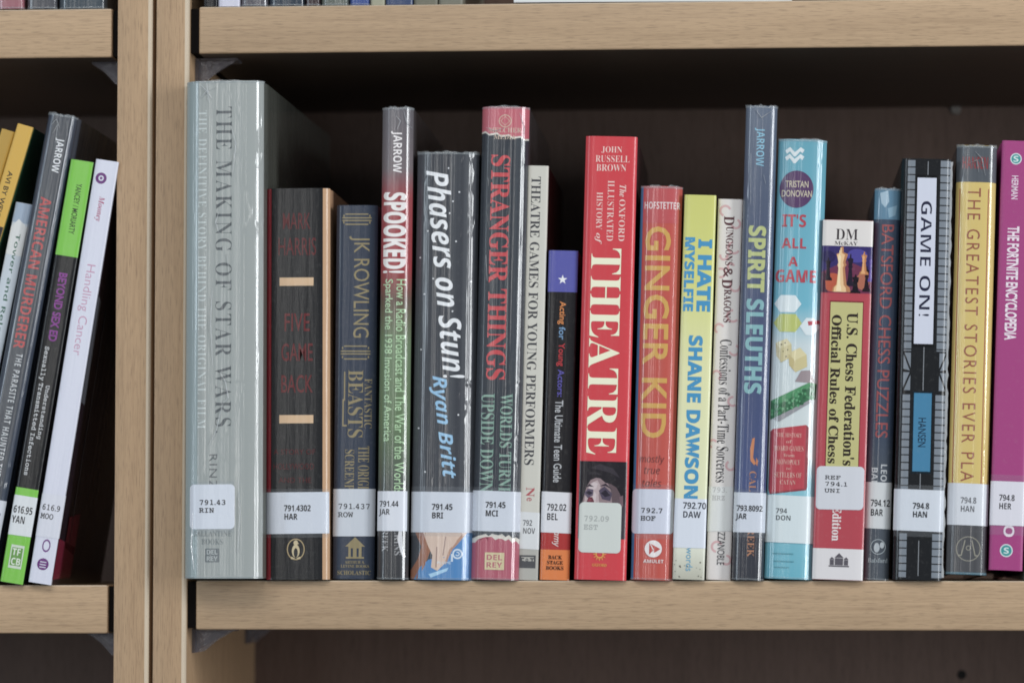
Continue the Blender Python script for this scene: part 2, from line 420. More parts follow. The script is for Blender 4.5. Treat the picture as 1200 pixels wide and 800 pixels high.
zr_lo = (P(700, 737.5).z, Z_RIGHT); zr_hi = (P(700, 57.6).z, P(235, 8.2).z)
zl_lo = (P(60, 741.3).z, Z_LEFT); zl_hi = (P(60, 67).z, P(60, 11).z)
ZB, ZT = -.40, .66
caseR, baseR = bookcase('light oak bookcase bay on the right, holding the long row of upright books', xr1, xr1+.86, xr1-xr0, .018,
    [(zr_lo[0], zr_lo[1]), (zr_hi[0], zr_hi[1])], P(229, 709).x - xr1, .004, 1, 0, ZB, ZT)
caseL, baseL = bookcase('light oak bookcase bay at the left edge, holding the tilted thin books', xl0-.86, xl0, .018, xl1-xl0,
    [(zl_lo[0], zl_lo[1]), (zl_hi[0], zl_hi[1])], .004, xl0 - P(128, 400).x, 0, 1, ZB, ZT)
def bracket(px_x, z_top, side, Y, case, base, w=.019, h=.013):
    """clear plastic shelf support: a flange on the side panel, a flange under the shelf and a gusset"""
    X = px_x; bm = bmesh.new(); s = side
    def slab(pts, y0, y1):
        a = [bm.verts.new((X + s*p[0], y0, z_top - p[1])) for p in pts]; b = [bm.verts.new((X + s*p[0], y1, z_top - p[1])) for p in pts]
        bm.faces.new(a); bm.faces.new(b[::-1])
        for i in range(len(a)): bm.faces.new((a[i], b[i], b[(i+1) % len(a)], a[(i+1) % len(a)]))
    slab([(0, .0003), (w, .0003), (w, .0015), (0, .0015)], Y, Y+.016)
    slab([(0, .0015), (.0015, .0015), (.0015, h), (0, h)], Y, Y+.016)
    slab([(.0015, .0015), (w*.95, .0015), (w*.6, h*.45), (w*.28, h*.93), (.0015, h)], Y+.002, Y+.0032)
    slab([(.0015, .0015), (w*.8, .0015), (.0015, h*.9)], Y+.0125, Y+.014)
    bmesh.ops.recalc_face_normals(bm, faces=bm.faces)
    shifted('shelf_bracket', bm, film('clear_plastic', (.20, .18, .20), .55, .16), case, base)
for z in (zr_lo[0], zr_hi[0]):
    for Y in (.020, .225): bracket(xr1 + .0003, z, 1, Y, caseR, baseR, .024, .0135)
for z in (zl_lo[0], zl_hi[0]):
    for Y in (.020, .225): bracket(xl0 - .0003, z, -1, Y, caseL, baseL, .018, .0135)
def pin(px, py, r, mat, d0, d1):
    c = P(px, py, .27); bm = bmesh.new()
    bmesh.ops.create_cone(bm, cap_ends=True, segments=20, radius1=r, radius2=r*.85, depth=d1-d0)
    bmesh.ops.rotate(bm, verts=bm.verts[:], matrix=Matrix.Rotation(math.pi/2, 3, 'X'))
    bmesh.ops.translate(bm, verts=bm.verts[:], vec=(c.x, .2701-(d0+d1)/2, c.z))
    return bm
shifted('screw_head', pin(1120, 128.5, .0034, 0, 0, .0015), plain('pin_metal', (.30, .28, .26), .4, .6), caseR, baseR)
shifted('drill_hole', pin(1127, 790, .0029, 0, 0, .0003), plain('hole_dark', (.006, .005, .005), .9), caseR, baseR)

# ------------------------------------------------------------------ the right-hand row
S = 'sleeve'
WHITE = (212, 214, 218); INK = (38, 38, 42)
G_NUM = dict(style='bold', toff=.0)
# 1 silver tome
b = Book('thick silver grey jacketed hardback, widest and tallest in the row, against the wooden upright',
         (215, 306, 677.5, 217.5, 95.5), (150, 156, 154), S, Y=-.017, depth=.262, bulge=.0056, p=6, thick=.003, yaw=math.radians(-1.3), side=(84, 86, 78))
b.art('spine_panel', [((140, 156, 158), b.rect(-.001, .17, 95.6, 677))])
b.text('THE MAKING OF STAR WARS.', 'serif', (.40, .61, 126, 508), (78, 84, 88), off=-.010, spacing=1.22)
b.text('THE DEFINITIVE STORY BEHIND THE ORIGINAL FILM', 'serif', (.17, .28, 130, 503), (186, 196, 196), name='subtitle', off=-.010, spacing=1.15)
b.text('RINZLER', 'sans', (.33, .43, 533, 604), (84, 90, 94), name='author_name', spacing=1.2)
b.text('BALLANTINE\nBOOKS', 'serif', (.12, .62, 622, 638), (112, 120, 122), 'flat', 'publisher_name', off=-.008, align='CENTER')
b.crease([[(.20, 100), (.27, 107), (.36, 117)], [(.28, 98), (.29, 108), (.31, 121)], [(.19, 116), (.28, 108), (.39, 104)], [(.52, 470), (.46, 488), (.42, 505), (.33, 522)], [(.46, 436), (.54, 450), (.57, 468), (.50, 474)], [(.36, 340), (.34, 380), (.37, 430)],
    [(.60, 150), (.66, 170), (.62, 205)], [(.44, 250), (.40, 262), (.45, 275)], [(.70, 560), (.73, 600), (.70, 650)], [(.12, 600), (.10, 640), (.14, 668)], [(.55, 300), (.60, 340)]])
mk = b.art('publisher_mark', [((98, 106, 110), b.rect(.28, .46, 642.5, 658.5))])
b.text('DEL\nREY', 'bold', (.30, .44, 644, 657), (165, 172, 172), 'flat', 'emblem', mk)
b.label(568, 620, '791.43\nRIN', (.20, .54, 586, 601), .075, .66, 5, (214, 218, 228), 'mono', tape=True)
# 2 black book with red edge
b = Book('black book with dark red lettering and two tan bars, beside the thick silver book',
         (311.5, 385.5, 679, 312.5, 221), (34, 34, 36), 'gloss', depth=.205, bulge=.0028, p=9, thick=.0028, side=(176, 134, 98))
b.art('red_edge', [((150, 22, 40), b.rect(-.03, .075, 221.3, 678.8))]); b.art('tan_edge', [((190, 148, 108), b.rect(.895, 1.06, 221.3, 678.8))])
RD = (92, 26, 30)
for t, y0, y1, u0, u1 in (('MARK', 250, 269, .26, .70), ('HARRIS', 279, 300, .19, .79)):
    b.text(t, 'sans', (u0, u1, y0, y1), RD, 'flat', 'author_name', off=.004)
for t, y0, y1, u0, u1 in (('FIVE', 368, 389, .29, .69), ('GAME', 403, 424, .24, .74), ('BACK', 440, 461, .24, .74)):
    b.text(t, 'sans', (u0, u1, y0, y1), (100, 27, 31), 'flat', 'title', off=.006)
for y in (326, 487): b.art('tan_bar', [((206, 170, 130), b.rect(.21, .75, y, y+9.6))])
for t, y0, y1, u0, u1 in (('A STORY OF', 527, 533, .12, .78), ('HOLLYWOOD', 543.5, 550.5, .12, .76), ('AND THE', 560, 566, .20, .72)):
    b.text(t, 'sans', (u0, u1, y0, y1), (86, 24, 28), 'flat', 'subtitle')
b.label(577, 625.5, '791.4302\nHAR', (.29, .71, 592, 609), -.01, .995, 0, **G_NUM, tape=True)
GOLD = (168, 146, 104)
o = b.rings('publisher_mark', b.ring(.475, 643.5, 10.5, 1.2, GOLD, ry=12.5))
b.art('emblem', [((190, 172, 132), b.disc(.475, 645.5, 4.6, 7.5)), ((34, 34, 36), b.disc(.475, 647.5, 2.4, 5.4)), ((190, 172, 132), b.disc(.475, 636, 2.6, 3)),
                 ((190, 172, 132), [(.475, 635), (.53, 637), (.475, 638)]), ((190, 172, 132), [(.40, 652), (.47, 654), (.40, 655)]), ((190, 172, 132), [(.55, 652), (.48, 654), (.55, 655)])], o)
# 3 navy book, gold
b = Book('small navy book with thin gold lettering and gold bracket ornaments',
         (389.5, 438, 678, 394.3, 240.5), (50, 59, 76), 'gloss', Y=.004, depth=.15, bulge=.0022, p=8, thick=.0025)
GOLD = (140, 126, 88)
def ornament(b, y0, y1, c):
    L = []
    for y, u0, u1 in ((y0, .22, .78), ((y0+y1)/2-1.6, .14, .86), ((y0+y1)/2+1.6, .14, .86), (y1, .22, .78)): L.append((c, b.rect(u0, u1, y-.7, y+.7)))
    for u in (.17, .80): L += [(c, b.rect(u, u+.03, y0+.8, y0+3.4)), (c, b.rect(u, u+.03, y1-3.4, y1-.8))]
    b.rings('gold_ornament', L)
ornament(b, 251, 263, GOLD); ornament(b, 406, 421, GOLD)
b.text('JK ROWLING', 'sans', (.32, .82, 277, 396), GOLD, name='author_name')
b.text('BEASTS', 'serif', (.33, .70, 434, 513), GOLD, off=-.006); b.text('FANTASTIC', 'serif', (.73, .91, 444, 502), GOLD, off=-.008)
b.rings('gold_flourish', [(GOLD, b.rect(.23, .26, 436, 470)), (GOLD, b.rect(.20, .23, 468, 500)), (GOLD, b.rect(.23, .31, 498, 500))])
b.text('THE ORIGINAL', 'serif', (.59, .86, 523, 592), GOLD, name='subtitle', off=-.008); b.text('SCREENPLAY', 'serif', (.27, .50, 527, 594), GOLD, name='subtitle', off=-.008)
b.label(573, 628, '791.437\nROW', (.12, .88, 590, 606), 0, 1, 0, (190, 196, 206), 'mono')
b.art('publisher_mark', [(GOLD, [(.38, 652), (.38, 640), (.30, 640), (.54, 629), (.78, 640), (.70, 640), (.70, 652)]), ((46, 56, 76), b.rect(.44, .49, 642, 652)), ((46, 56, 76), b.rect(.58, .63, 642, 652)), (GOLD, b.rect(.32, .76, 652, 654))])
b.text("ARTHUR A.\nLEVINE BOOKS", 'serif', (.20, .88, 656.5, 664.5), GOLD, 'flat', 'publisher_name', align='CENTER'); b.text('SCHOLASTIC', 'serif', (.12, .92, 668, 673), GOLD, 'flat', 'publisher_name')
# 4 red green
b = Book('slim tall jacketed book fading from grey through red to green, heavy white title',
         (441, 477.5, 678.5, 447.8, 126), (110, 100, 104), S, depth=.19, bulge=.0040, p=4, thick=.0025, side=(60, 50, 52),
         stops=[(0, (96, 92, 98)), (.13, (108, 96, 100)), (.19, (150, 48, 56)), (.34, (156, 34, 44)), (.41, (96, 72, 58)), (.50, (98, 122, 84)), (.68, (92, 116, 78)), (.80, (72, 78, 72)), (.90, (52, 52, 56)), (1, (44, 44, 48))])
b.text('JARROW', 'bold', (.30, .66, 154, 203), (226, 220, 220), name='author_name')
b.crease([[(.7, 130), (.8, 145), (.95, 150)], [(.45, 136), (.6, 142), (.5, 152)]])
b.text('SPOOKED!', 'bold', (.08, .82, 226, 321), (228, 222, 220), off=.02)
b.text('How a Radio Broadcast and The War of the Worlds', 'sans', (.53, .84, 328, 578), (170, 208, 158), name='subtitle', off=.006)
b.text('Sparked the 1938 Invasion of America', 'sans', (.10, .42, 328, 518), (170, 208, 158), name='subtitle', off=.006)
b.text('CALKINS', 'serif', (.56, .78, 606, 650), (150, 150, 154), name='publisher_name', off=-.008); b.text('CREEK', 'serif', (.16, .36, 614, 646), (150, 150, 154), name='publisher_name', off=-.008)
b.art('publisher_mark', [((210, 210, 214), [(.70, 622), (.80, 622), (.82, 640), (.92, 652), (.84, 653), (.76, 646), (.66, 632)])])
b.label(575.5, 622, '791.44\nJAR', (.06, .68, 587, 605), -.02, .94, 0, **G_NUM)
# 5 charcoal
b = Book('wide charcoal jacketed book with white slanting hand lettering, small stars and a blue foot',
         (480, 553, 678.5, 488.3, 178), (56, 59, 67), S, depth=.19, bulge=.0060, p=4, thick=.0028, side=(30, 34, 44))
b.text('Phasers on Stun!', 'bolditalic', (.15, .53, 200, 443), (222, 224, 228), shift=.34)
b.art('cover_picture', [((40, 66, 116), [(1.01, 235), (1.25, 232), (1.25, 335), (1.01, 330)]), ((66, 120, 176), [(1.01, 262), (1.2, 258), (1.2, 318), (1.01, 322)])], label='blue printed glow on the front cover')
b.text('Ryan Britt', 'bolditalic', (.24, .55, 441, 560), (136, 186, 222), name='author_name', shift=.20)
st = []
for u, y in ((.52, 197), (.70, 225), (.60, 236), (.55, 250), (.20, 271), (.66, 283), (.08, 302), (.30, 327), (.16, 345), (.86, 468), (.74, 486), (.10, 502), (.22, 553), (.62, 365), (.9, 330), (.12, 410)):
    st.append(((210, 212, 216), b.disc(u, y, 1.1, 1.1, 7)))
b.rings('printed_stars', st)
FL = (206, 178, 160)
b.art('cover_picture', [((150, 92, 62), [(.06, 622), (.24, 622), (.34, 642), (.24, 662), (.12, 678), (0, 678), (.0, 668), (.12, 655), (.18, 640)]),
    ((62, 128, 188), [(.06, 678.4), (.16, 664), (.30, 655), (.55, 652), (.72, 640), (.92, 622), (1.0, 622), (1.0, 678.4)]),
    (FL, [(.20, 622), (.88, 622), (.74, 634), (.62, 646), (.55, 660), (.44, 668), (.34, 664), (.36, 650), (.28, 638)]), ((176, 132, 108), [(.86, 622), (.92, 622), (.66, 646), (.58, 660), (.55, 660), (.63, 643)]),
    ((160, 132, 122), [(.42, 640), (.44, 640), (.43, 664), (.41, 664)]), ((160, 132, 122), [(.56, 628), (.58, 628), (.54, 650), (.52, 650)]),
    ((150, 196, 226), [(.30, 672), (.62, 664), (.60, 668), (.34, 676)])])
b.rings('publisher_mark', b.ring(.76, 648, 6.0, 1.9, (196, 210, 224)) + b.ring(.76, 648, 2.6, 1.2, (196, 210, 224), 12, 200, 480) + [((196, 210, 224), b.rect(.66, .69, 648, 657))])
b.text('PLUME', 'sans', (.44, .66, 657, 660), (186, 206, 222), 'flat', 'publisher_name')
b.label(576, 623.5, '791.45\nBRI', (.34, .67, 590, 607), -.01, 1.0, 0, **G_NUM, tape=True)
# 6 pink / slate
b = Book('dark slate jacketed book with torn pink ends and tall red serif title',
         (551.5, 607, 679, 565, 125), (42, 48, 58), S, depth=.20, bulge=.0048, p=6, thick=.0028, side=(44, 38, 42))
PK = (190, 84, 100)
tr = [(1 - i/12*1.0, 164 - 7*(i/12) + 1.6*math.sin(i*2.1)) for i in range(13)]
b.art('torn_band', [((206, 200, 190), [(-.001, 125.3), (1.12, 125.3)][::-1] + [(-.001, 125.3)][:0] + [(-.001, 162)] + [(u, y) for u, y in sorted(tr)] + [(1.12, 165)]),
                    (PK, [(1.12, 125.3), (-.001, 125.3), (-.001, 159.5)] + [(u, y-2.2) for u, y in sorted(tr)] + [(1.12, 162)])])
tb_ = [(i/14, 631 - 5*math.sin(i/14*3.1) + 1.7*math.sin(i*2.7)) for i in range(15)]
b.art('torn_band', [((206, 200, 190), [(-.001, 678.6), (1.0, 678.6)] + [(u, y) for u, y in tb_[::-1]]), ((174, 74, 96), [(-.001, 678.6), (1.0, 678.6)] + [(u, y+5+1.5*math.sin(u*40)) for u, y in tb_[::-1]])])
CR = (196, 178, 150)
b.rings('publisher_mark', b.ring(.50, 142, 7.5, .9, CR) + b.ring(.50, 142, 5.6, .7, CR, 4))
b.text('MELCHER\nMEDIA', 'serif', (.15, .85, 150, 163.5), (196, 172, 152), 'flat', 'publisher_name', align='CENTER', off=-.005)
b.crease([[(.1, 150), (.3, 154), (.5, 150)], [(.8, 132), (.9, 150), (.86, 175)], [(.16, 300), (.2, 330)], [(.72, 520), (.76, 560)]])
b.text('STRANGER THINGS', 'serif', (.22, .63, 182, 446), (196, 52, 60), off=.006)
b.text('WORLDS TURNED', 'serif', (.54, .80, 462, 590), (122, 160, 144), name='subtitle'); b.text('UPSIDE DOWN', 'serif', (.14, .42, 462, 577), (122, 160, 144), name='subtitle')
b.label(575.5, 622.5, '791.45\nMCI', (.28, .70, 588, 605), -.01, 1.0, 0, **G_NUM, tape=True)
o = b.art('publisher_mark', [((202, 186, 140), b.rect(.29, .70, 647, 667))]); b.text('DEL\nREY', 'bold', (.33, .66, 649.5, 664.5), (174, 74, 96), 'flat', 'emblem', o)
# 7 cream thin
b = Book('slim cream paperback with black serif title, left of the short blue-topped book',
         (605.8, 630.5, 679, 618.3, 194), (196, 193, 182), 'paper', Y=.003, depth=.15, bulge=.0008, p=10, side=(40, 24, 26))
b.text('THEATRE GAMES FOR YOUNG PERFORMERS', 'serif', (.20, .66, 207, 545), (50, 50, 58), off=-.004)
b.text('N', 'serif', (.32, .72, 571, 582), (176, 70, 78), name='publisher_mark'); b.text('e', 'sans', (.36, .6, 583, 587), (176, 70, 78), name='publisher_mark')
b.art('colour_band', [((168, 166, 158), b.rect(0, 1, 643, 678.8))])
b.label(600, 643, '792\nNOV', (.22, .80, 609, 625), 0, 1, 0, (206, 208, 210), 'bold', (84, 84, 88), -.006)
o = b.art('publisher_mark', [((72, 72, 76), b.rect(.10, .86, 650, 665)), ((168, 166, 158), b.rect(.18, .78, 652, 657))]); b.text('E&T', 'bold', (.16, .80, 653, 662), (72, 72, 76), 'flat', 'emblem', o)
# 8 blue top black
b = Book('short black paperback with a white star on its blue top and an orange foot',
         (632.5, 666.8, 679, 643.3, 293), (30, 28, 31), 'gloss', Y=.002, depth=.15, bulge=.0010, p=10, side=(34, 34, 60))
b.art('colour_band', [((84, 86, 166), b.rect(-.06, 1.05, 293.3, 342))]); b.art('colour_band', [((172, 36, 34), b.rect(0, 1, 622, 643.5)), ((220, 116, 36), b.rect(0, 1, 643.5, 678.8))])
b.art('printed_star', [((226, 226, 236), [(.50 + (5.8 if i % 2 == 0 else 2.3)/b.wpx*math.sin(math.radians(36*i)), 327.5 - (5.8 if i % 2 == 0 else 2.3)*math.cos(math.radians(36*i))) for i in range(10)])])
for t, y0, y1, c in (('Acting', 353, 380, (214, 128, 52)), ('for', 383, 398, (110, 150, 190)), ('Young', 402, 429, (188, 42, 50)), ('Actors:', 433, 465, (92, 84, 170)), ('The Ultimate Teen Guide', 469, 565, (176, 178, 182))):
    b.text(t, 'sans', (.36 if 'g' in t.lower() else .42, .64, y0, y1), c, off=.012)
b.label(576, 624, '792.02\nBEL', (.18, .84, 590, 609), -.03, 1.0, 0, (210, 210, 216), 'bold', (40, 38, 44))
b.text('Bellamy', 'slant', (.38, .66, 607, 640), (216, 200, 196), name='author_name', off=.01)
b.text('BACK\nSTAGE\nBOOKS', 'serif', (.20, .80, 650, 667), (50, 28, 20), 'flat', 'publisher_name', align='CENTER', off=.008)
# 9 big red
b = Book('large bright red paperback with cream serif title and a painted clown face near its foot',
         (672.7, 733.5, 679, 686.7, 160), (208, 46, 58), 'gloss', depth=.19, bulge=.0020, p=9, side=(70, 28, 38))
CM = (232, 196, 188)
for t, y0, y1, u0, u1 in (('JOHN', 172, 180, .31, .71), ('RUSSELL', 182.5, 190.5, .20, .86), ('BROWN', 193, 201, .22, .80)): b.text(t, 'serif', (u0, u1, y0, y1), CM, 'flat', 'author_name', off=-.010)
b.text('The', 'italic', (.68, .81, 217, 231), CM); b.text('OXFORD', 'serif', (.68, .80, 234, 283), CM, off=-.010); b.text('ILLUSTRATED', 'serif', (.45, .58, 212, 283), CM, off=-.010)
b.text('HISTORY', 'serif', (.24, .36, 226, 270), CM, off=-.010); b.text('of', 'italic', (.22, .36, 274, 287), CM)
b.text('THEATRE', 'serif', (.17, .76, 292, 533), (232, 228, 196), off=-.006)
DK = (44, 40, 46)
F1, F2, F3, F4 = (142, 120, 124), (180, 160, 162), (96, 78, 84), (196, 180, 182)
b.art('cover_picture', [((60, 54, 62), b.rect(.05, .96, 541, 631)), ((46, 41, 48), b.rect(.05, .96, 541, 556)),
    (F3, [(.08, 612), (.13, 574), (.24, 560), (.44, 555), (.62, 559), (.78, 568), (.86, 582), (.86, 631), (.08, 631)]),
    (F1, [(.10, 612), (.16, 575), (.26, 563), (.44, 559), (.58, 563), (.66, 574), (.70, 590), (.66, 631), (.10, 631)]),
    (F2, [(.14, 600), (.18, 577), (.27, 567), (.40, 563), (.47, 570), (.43, 580), (.46, 600)]), (F4, [(.24, 571), (.33, 565), (.41, 567), (.38, 573), (.28, 576)]), (F4, [(.30, 586), (.35, 576), (.39, 580), (.37, 590)]),
    ((36, 32, 38), [(.05, 541), (.96, 541), (.96, 585), (.90, 596), (.86, 580), (.77, 571), (.66, 567), (.56, 566), (.46, 561), (.37, 560), (.27, 563), (.20, 570), (.14, 584), (.05, 600)]),
    ((56, 50, 58), [(.26, 549), (.44, 544), (.70, 549), (.84, 560), (.64, 554), (.44, 551)]), ((50, 45, 52), [(.2, 556), (.35, 553), (.5, 557), (.36, 557)]),
    ((112, 88, 96), [(.83, 582), (.90, 580), (.91, 592), (.86, 598)]),
    ((92, 80, 100), [(.15, 579), (.22, 573), (.33, 574), (.32, 581), (.22, 584)]), ((78, 68, 88), [(.43, 575), (.54, 570), (.69, 578), (.66, 587), (.50, 585)]),
    ((46, 40, 54), [(.18, 578), (.24, 575.5), (.32, 578), (.25, 580.5)]), ((42, 36, 50), [(.47, 578), (.56, 574), (.66, 580.5), (.56, 582.5)]),
    ((56, 46, 58), [(.16, 572), (.25, 567.5), (.34, 571), (.25, 570.5)]), ((54, 44, 56), [(.44, 570), (.56, 566.5), (.70, 574), (.56, 569.5)]),
    ((100, 42, 56), [(.20, 589), (.24, 583), (.31, 583), (.35, 588), (.31, 592), (.23, 592)]), ((130, 62, 76), [(.22, 587), (.26, 584), (.30, 586), (.26, 588.5)]),
    ((134, 92, 106), [(.48, 592), (.58, 588), (.66, 592), (.62, 604), (.50, 604)])])
b.label(589, 647.5, '792.09\nEST', (.16, .64, 604.5, 621), .07, .88, 5, (198, 203, 198), 'mono', (158, 162, 160))
GL = (222, 150, 52)
sun = b.ring(.48, 649, 5, 1.6, GL, 18)
for i in range(12):
    q = math.radians(30*i); q2 = math.radians(30*i+9); q0 = math.radians(30*i-9)
    sun.append((GL, [(.48+5.4/b.wpx*math.cos(q0), 649-5.4*math.sin(q0)), (.48+8.4/b.wpx*math.cos(q), 649-8.4*math.sin(q)), (.48+5.4/b.wpx*math.cos(q2), 649-5.4*math.sin(q2))]))
b.rings('publisher_mark', sun); b.text('OXFORD', 'serif', (.34, .62, 660, 663.5), GL, 'flat', 'publisher_name')
# 10 orange red
b = Book('orange-red jacketed hardback with yellow capitals and a round white play emblem',
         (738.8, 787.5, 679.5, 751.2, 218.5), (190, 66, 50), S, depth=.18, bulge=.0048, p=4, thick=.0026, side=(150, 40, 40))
b.art('blue_edge', [((44, 108, 156), b.rect(-.05, .065, 219, 679))])
b.art('colour_band', [((188, 66, 70), b.rect(.066, .9, 219, 262))])
b.text('HOFSTETTER', 'bold', (.10, .96, 237, 245.5), (216, 196, 196), 'flat', 'author_name')
b.text('GINGER KID', 'sans', (.14, .76, 266, 514), (204, 152, 46), off=.018, spacing=1.06)
for t, y0, y1, u0, u1 in (('mostly', 534, 545, .14, .74), ('true', 548, 556, .26, .64), ('tales', 562, 571, .22, .68)): b.text(t, 'slant', (u0, u1, y0, y1), (104, 34, 30), 'flat', 'subtitle')
b.label(573.5, 625.5, '792.7\nHOF', (.21, .72, 595.5, 610.5), .0, .985, 4, (206, 208, 222), 'mono', tape=True)
o = b.art('publisher_mark', [((222, 214, 214), b.disc(.53, 643, 10))]); b.art('emblem', [((186, 62, 54), [(.43, 636), (.43, 650), (.53, 645)]), ((186, 62, 54), [(.46, 637), (.70, 643), (.55, 648), (.54, 643)])], o)
b.text('AMULET', 'bold', (.30, .78, 655.5, 659.5), (222, 206, 204), 'flat', 'publisher_name')
# 11 yellow-green
b = Book('pale yellow-green paperback with sky blue block capitals, right of the orange-red book',
         (788, 825.3, 678, 802.4, 228), (214, 214, 130), 'gloss', depth=.15, bulge=.0010, p=9, stops=[(0, (198, 198, 92)), (.22, (204, 206, 108)), (.45, (216, 216, 158)), (.75, (216, 218, 176)), (.92, (212, 214, 196)), (1, (176, 174, 158))])
BL = (52, 144, 192)
b.text('I HATE', 'bold', (.48, .92, 280, 365), BL, off=.03, spacing=.95); b.text('MYSELFIE', 'bold', (.06, .38, 278, 365), BL, off=.03)
b.text('SHANE DAWSON', 'bold', (.27, .72, 393, 585), BL, name='author_name', off=.03)
b.label(584, 641, '792.70\nDAW', (.26, .98, 588, 606), 0, 1, 0, (206, 212, 224), 'bold', (44, 48, 60), .0)
b.text('keywords', 'sans', (.34, .62, 626, 668), (86, 160, 196), name='publisher_name')
b.rings('scuff_marks', [((96, 92, 84), b.disc(random.uniform(.05, .9), random.uniform(655, 676), random.uniform(.4, .9), None, 6)) for _ in range(16)])
# 12 white thin, pink swirls
b = Book('slim white paperback with faint pink swirls and dark storybook lettering',
         (827.4, 856, 678.5, 842, 233), (216, 210, 208), 'paper', Y=.004, depth=.15, bulge=.0008, p=9)
sw = []
for u, y, r, a0 in ((.3, 247, 9, 20), (.75, 262, 8, 200), (.7, 290, 10, 100), (.2, 320, 8, 250), (.8, 335, 9, 140), (.75, 370, 10, 90), (.2, 385, 8, 20), (.85, 410, 9, 200), (.15, 440, 8, 300), (.85, 470, 8, 80), (.1, 520, 7, 30), (.85, 545, 8, 120), (.4, 640, 9, 30), (.8, 655, 8, 220), (.3, 300, 7, 160), (.6, 312, 6, 10)):
    sw += b.ring(u, y, r*.8, 2.6, (208, 164, 168), 10, a0, a0+230)
sw = [(c, [(min(.995, max(.005, u)), y) for u, y in p]) for c, p in sw]
b.rings('pink_swirls', [q for q in sw if max(p[0] for p in q[1]) - min(p[0] for p in q[1]) > .004])['kind'] = 'stuff'
for t, y0, y1, u0, u1 in (('D', 253, 264, .26, .68), ('UNGEONS', 265, 311, .36, .66), ('&', 313, 325, .30, .68), ('D', 327, 338, .26, .68), ('RAGONS', 339, 378, .36, .66)):
    b.text(t, 'serif', (u0, u1, y0, y1), (84, 36, 44), off=.006)
b.text('Confessions of a Part-Time Sorceress', 'serif', (.26, .74, 398, 565), (36, 34, 40), name='subtitle', off=-.006)
b.label(570, 622, '793.\nHRZ', (.14, .74, 570.5, 586), .0, 1, 0, (212, 214, 214), 'mono', (176, 176, 176))
b.text('ZZANOBLE', 'sans', (.42, .72, 622.5, 661), (66, 66, 72), name='publisher_name')
# 13 slate blue tall
b = Book('tall slate blue jacketed book with a yellow-green then teal title',
         (857.3, 894.5, 679, 874.4, 124), (70, 82, 110), S, depth=.20, bulge=.0034, p=6, thick=.0026, stops=[(0, (92, 104, 124)), (.2, (72, 84, 110)), (.55, (60, 72, 112)), (.80, (56, 72, 122)), (.88, (44, 52, 84)), (.9, (38, 40, 54)), (1, (34, 36, 48))])
b.text('JARROW', 'bold', (.30, .62, 150, 195), (122, 182, 208), name='author_name', off=-.01)
b.crease([[(.3, 128), (.5, 138), (.8, 130)], [(.62, 205), (.7, 216)], [(.2, 180), (.24, 240)]])
b.text('SPIRIT', 'bold', (.20, .76, 265, 343), (176, 184, 112), off=.02); b.text('SLEUTHS', 'bold', (.20, .76, 351, 462), (118, 172, 178), off=.02)
OR = (196, 118, 66)
b.art('publisher_mark', [(OR, [(.52, 514), (.60, 513), (.58, 524), (.56, 536), (.66, 543), (.60, 545), (.48, 540), (.46, 526)]), (OR, [(.66, 536), (.72, 540), (.70, 546), (.66, 544)])])
b.text('CALKINS CREEK', 'serif', (.46, .68, 552, 652), (176, 116, 78), name='publisher_name', off=-.006)
b.label(577, 623.5, '793.8092\nJAR', (.08, .90, 592, 610), 0, 1, 0, **G_NUM, tape=True)
# 14 turquoise
b = Book('turquoise jacketed book with purple disc, red title words and small board game pieces',
         (895.5, 952.5, 677, 912.8, 162.5), (88, 164, 186), S, depth=.19, bulge=.0052, p=4, thick=.0026, side=(70, 132, 146),
         stops=[(0, (84, 158, 178)), (.38, (92, 172, 194)), (.47, (190, 204, 208)), (.72, (200, 208, 208)), (.78, (120, 184, 200)), (1, (84, 168, 188))])
wv = []
for k in range(2):
    y = 174 + k*8
    wv.append(((206, 216, 220), [(.14, y+2), (.24, y-2), (.34, y+4), (.46, y-2), (.54, y+1), (.50, y+5), (.45, y+3), (.36, y+9), (.32, y+9), (.24, y+3), (.18, y+6)]))
b.rings('publisher_mark', wv)
o = b.art('purple_disc', [((82, 48, 96), b.disc(.40, 221.5, 20, 22, 36))])
b.text('TRISTAN\nDONOVAN', 'sans', (.10, .72, 211.5, 230.5), (200, 190, 162), 'flat', 'author_name', o, align='CENTER', off=.006)
TR = (178, 42, 64)
for t, y0, y1, u0, u1 in (("IT'S", 251, 266, .13, .62), ('ALL', 279, 291, .13, .64), ('A', 301, 312, .28, .48), ('GAME', 316, 331, .03, .86)): b.text(t, 'bold', (u0, u1, y0, y1), TR, 'flat', off=.004)
def hexa(u0, u1, y0, y1, d=.13): return [(u0, (y0+y1)/2), (u0+d, y1), (u1-d, y1), (u1, (y0+y1)/2), (u1-d, y0), (u0+d, y0)]
b.art('cover_picture', [((206, 218, 222), hexa(.02, .58, 346, 366)), ((176, 186, 84), hexa(.02, .60, 368, 389)), ((206, 218, 222), hexa(.56, .98, 372, 392)),
    ((178, 42, 64), [(.72, 376), (.96, 374), (.97, 378), (.74, 381)]), ((206, 196, 150), [(.08, 402), (.30, 397), (.40, 403), (.18, 409)]), ((184, 170, 118), [(.08, 402), (.18, 409), (.20, 425), (.10, 417)]), ((196, 184, 132), [(.18, 409), (.40, 403), (.42, 418), (.20, 425)]), ((210, 198, 146), [(.34, 414), (.58, 407), (.72, 415), (.48, 422)]), ((186, 170, 112), [(.34, 414), (.48, 422), (.50, 436), (.37, 428)]), ((198, 184, 126), [(.48, 422), (.72, 415), (.74, 429), (.50, 436)]),
    ((148, 132, 136), [(.50, 447), (.62, 434), (.80, 433), (.92, 448)]), ((140, 140, 146), [(.08, 491), (.86, 466), (.86, 470), (.2, 494)])])
